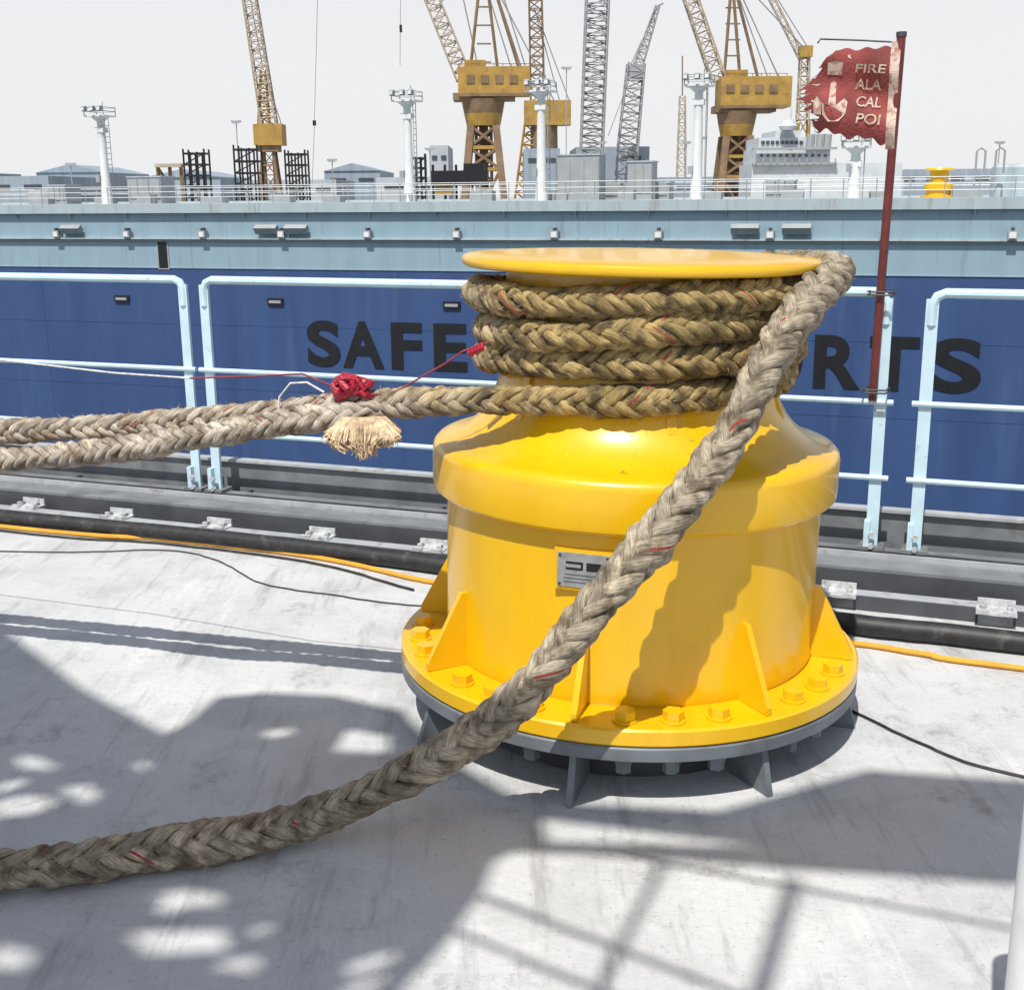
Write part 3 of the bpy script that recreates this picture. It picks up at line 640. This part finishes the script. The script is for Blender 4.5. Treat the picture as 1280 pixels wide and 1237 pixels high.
def big(name,D,cabx0,cabx1,cy0,cy1,jibs,apex,px,pw):
    b=MB()
    cab(b,(cabx0,cy0),(cabx1,cy1),D,9,'craney');cab(b,(cabx0+8,cy0-9),(cabx0+34,cy0),D,6,'craney');cab(b,(cabx0-6,cy1-2),(cabx1-18,cy1+6),D,8,'craneb')
    for q in range(4): cab(b,(cabx0+10+q*18,cy0+8),(cabx0+20+q*18,cy0+18),D-4.6,.3,'craneb')
    cab(b,(cabx0,cy1-3),(cabx1,cy1),D-4.7,.3,'craneb')
    for q in range(9):
        b.beam(V(cabx0+q*(cabx1-cabx0)/8,cy0,D-4.4),V(cabx0+q*(cabx1-cabx0)/8,cy0-6,D-4.4),.15,.15,'craneb')
    b.beam(V(cabx0,cy0-6,D-4.4),V(cabx1,cy0-6,D-4.4),.15,.15,'craneb')
    g=V(px,cy1+5,D);zt=g.z
    b.tube([(g.x,D,zt-3.2),(g.x,D,zt)],[4.6,5.2],'craneb',20)
    b.tube([(g.x,D,zt-6),(g.x,D,zt-3.2)],[4.0,4.6],'craney',20)
    for sx in(-1,1):
        for sy in(-1,1): b.beam((g.x+sx*3,D+sy*3,zt-6),(g.x+sx*pw,D+sy*pw,-14),1.7,1.7,'craneb')
    for z0,z1 in((zt-6,zt-11),(zt-11,zt-16),(zt-16,-10)):
        f0=(zt-6-z0)/(zt+8)*(pw-3)+3;f1=(zt-6-z1)/(zt+8)*(pw-3)+3
        for sy in(-1,1):
            b.beam((g.x-f0,D+sy*f0,z0),(g.x+f1,D+sy*f1,z1),.6,.6,'craneb');b.beam((g.x+f0,D+sy*f0,z0),(g.x-f1,D+sy*f1,z1),.6,.6,'craneb')
            b.beam((g.x-f1,D+sy*f1,z1),(g.x+f1,D+sy*f1,z1),.8,.8,'craney')
    b.lattice((g.x,D,zt-5),(g.x,D,-14),3.6,3.6,12,.35,'craneb',(1,0,0));b.tube([(g.x,D,zt-5),(g.x,D,-14)],1.1,'craneb',8)
    for (p,q,w0,w1,n) in jibs: lat(b,p,q,D,w0,w1,n,.24,'cranep')
    for p in apex['legs']: b.tube([V(*p,D),V(*apex['top'],D)],.42,'craneb',6)
    for p,q in apex['ties']: ln(b,p,q,D,.16)
    for e in np.linspace(cy0-8,apex['top'][1],7)[:-1]:
        b.beam(V(apex['top'][0]-8,e,D),V(apex['top'][0]+10,e,D),.35,.35,'craneb')
    b.obj(name)
big("harbour_crane",300,573,662,86,120,[((580,98),(508,-80),3.6,3.0,16)],
  dict(top=(604,-60),legs=[(588,86),(622,86),(650,90)],ties=[((604,-60),(508,-80)),((655,95),(606,-55)),((640,88),(600,-40)),((598,86),(575,-20)),((545,10),(600,-50)),((700,140),(612,-30)),((662,100),(618,-40))]),604,6.2)
big("harbour_crane",320,898,984,98,135,[((898,100),(840,-70),3.4,3.0,14)],
  dict(top=(915,-30),legs=[(905,98),(925,98),(948,100)],ties=[((915,-30),(842,-70)),((975,100),(920,-20)),((960,98),(916,-25)),((988,130),(925,-10)),((1005,60),(930,-20))]),921,5.6)
b=MB();D=420
cab(b,(655,127),(713,157),D,9,'craney');lat(b,(672,128),(668,-60),D,4.5,4.0,16,.3,'craneb');ln(b,(713,130),(672,20),D,.18);ln(b,(700,128),(668,10),D,.18)
g=V(680,157,D);b.tube([(g.x,D,-14),(g.x,D,g.z)],[5,4.5],'craneb',16);b.lattice((g.x-9,D,-14),(g.x-4,D,g.z),6,5,12,.4,'craney',(1,0,0));b.obj("harbour_crane")
b=MB();D=260
lat(b,(337,158),(303,-60),D,3.0,2.4,20,.17,'cranep');cab(b,(319,156),(356,182),D,5,'craney');cab(b,(324,182),(350,190),D,4,'craneb')
lat(b,(330,156),(329,88),D,2.2,1.0,6,.15,'craney');ln(b,(329,88),(306,-40),D,.12);ln(b,(352,156),(330,90),D,.12)
a=V(336,188,D)
for sx in(-1,1):
    for sy in(-1,1): b.beam((a.x+sx*1.2,D+sy*1.2,a.z),(a.x+sx*3.2,D+sy*3.2,-14),.5,.5,'craneb')
for z in np.linspace(a.z-3,-12,6):
    f=1.2+2*(a.z-z)/(a.z+14);b.beam((a.x-f,D-f,z),(a.x+f,D-f,z),.35,.35,'craneb')
b.lattice((a.x,D,-14),(a.x,D,a.z),2,2,10,.16,'craneb',(1,0,0));b.obj("jib_crane")
b=MB();D=350
lat(b,(735,300),(749,-60),D,6.0,6.0,40,.30,'craneg');b.obj("lattice_tower")
b=MB();D=380
lat(b,(783,200),(795,80),D,6,5,12,.26,'craneg');lat(b,(795,90),(822,8),D,3,1.2,10,.2,'craneg');ln(b,(822,8),(782,95),D,.15);ln(b,(822,8),(760,170),D,.12);cab(b,(786,82),(803,98),D,5,'craneg')
a=V(783,200,D);b.lattice((a.x,D,-14),(a.x,D,a.z),7,6,6,.3,'craneg',(1,0,0));ln(b,(822,8),(829,4),D,.3,'craneg');b.obj("luffing_crane")
b=MB();D=480
lat(b,(1003,150),(1006,62),D,4,3,8,.35,'cranep');lat(b,(1003,75),(935,-60),D,2.0,2.0,14,.2,'cranep');cab(b,(999,58),(1014,72),D,5,'craney');ln(b,(1010,60),(960,-20),D,.2)
a=V(1004,150,D);b.lattice((a.x,D,-14),(a.x,D,a.z),5,4,6,.4,'craney',(1,0,0));b.obj("jib_crane")
b=MB();D=460
g=V(855,100,D);b.lattice((g.x,D,-14),V(853,120,D),4,2,16,.22,'cranep',(1,0,0));b.tube([V(853,120,D),V(853,70,D)],.25,'craneb',5);b.obj("signal_tower")
b=MB();D=200;b.tube([V(398,-40,D),V(393,150,D)],.05,'cable',4);b.box(V(393,154,D),(.5,.4,.8),'black');b.tube([V(393,158,D),V(390,235,D)],.05,'cable',4);b.obj("crane_hook")
b=MB();b.tube([V(501,-40,D),V(500,82,D)],.05,'cable',4);b.box(V(501,36,D),(.4,.3,1.1),'black');b.obj("crane_hook")
b=MB();D=200
cab(b,(540,214),(610,232),D,6,'black');cab(b,(545,232),(566,244),D,5,'craney');cab(b,(580,205),(606,214),D,5,'black')
for x in(541,556,570,590,608):
    a=V(x,206,D);b.beam((a.x,D,-14),(a.x,D,a.z),.4,.4,'black')
b.obj("dockside_trolley",smooth=False)
b=MB();D=210;cab(b,(195,205),(228,209),D,2,'cranep');
for x in(197,212,226): a=V(x,207,D);b.beam((a.x,D,-14),(a.x,D,a.z),.5,.5,'craneb')
b.beam(V(197,209,D),V(212,232,D),.4,.4,'craneb');b.obj("gantry_frame",smooth=False)
for x,t in((295,152),(537,186),(752,178),(878,172),(1250,178),(858,178),(88,205),(415,200),(708,85)):
    b=MB();D=280;a=V(x,t,D);b.tube([(a.x,D,-14),(a.x,D,a.z)],.13,'craneg',6);b.box((a.x,D,a.z),(2.2,.6,.4),'craneg');b.box((a.x,D-.4,a.z-.3),(1.6,.2,.3),'boxgrey');b.obj("lamp_pole")
D=260;wv=MB()
def wb(x0,y0,x1,y1,k='vessel',dy=0,dep=14):
    a=V(x0,y0,D);c=V(x1,y1,D);wv.box(((a.x+c.x)/2,D+dy+dep/2,(a.z+c.z)/2),(c.x-a.x,dep,a.z-c.z),k)
wb(940,205,1120,330);wb(946,186,1038,205,dy=.6);wb(950,172,1012,186,dy=1.2);wb(972,163,1004,172,dy=2)
for i in range(9): wb(953+i*6,176,957+i*6,180,'glass',dy=.9,dep=.5)
for i in range(11): wb(951+i*8,193,954+i*8,196,'glass',dy=.3,dep=.5)
for y in(186,205): wb(940,y-1,1045,y+1,'boxgrey',dy=-1,dep=1)
for i in range(12):
    wb(943+i*9,198,944+i*9,205,'boxgrey',dy=-1.2,dep=.3)
a=V(988,160,D);wv.tube([a,a+Vector((0,0,4))],.2,'vessel',6);wv.tube([V(975,158,D)+Vector((0,2,0)),V(1003,152,D)+Vector((0,2,0))],.15,'vessel',6);wv.tube([V(1020,186,D),V(1018,150,D)],.2,'vessel',6)
for x in (1012,1024,1033): wv.tube([V(x,186,D),V(x+2,168,D)],.9,'boxgrey',8)
wv.lathe([(0,2.2),(1.3,1.9),(1.9,.8),(1.6,0)],'vessel',16,V(985,163,D))
wv.obj("white_vessel")
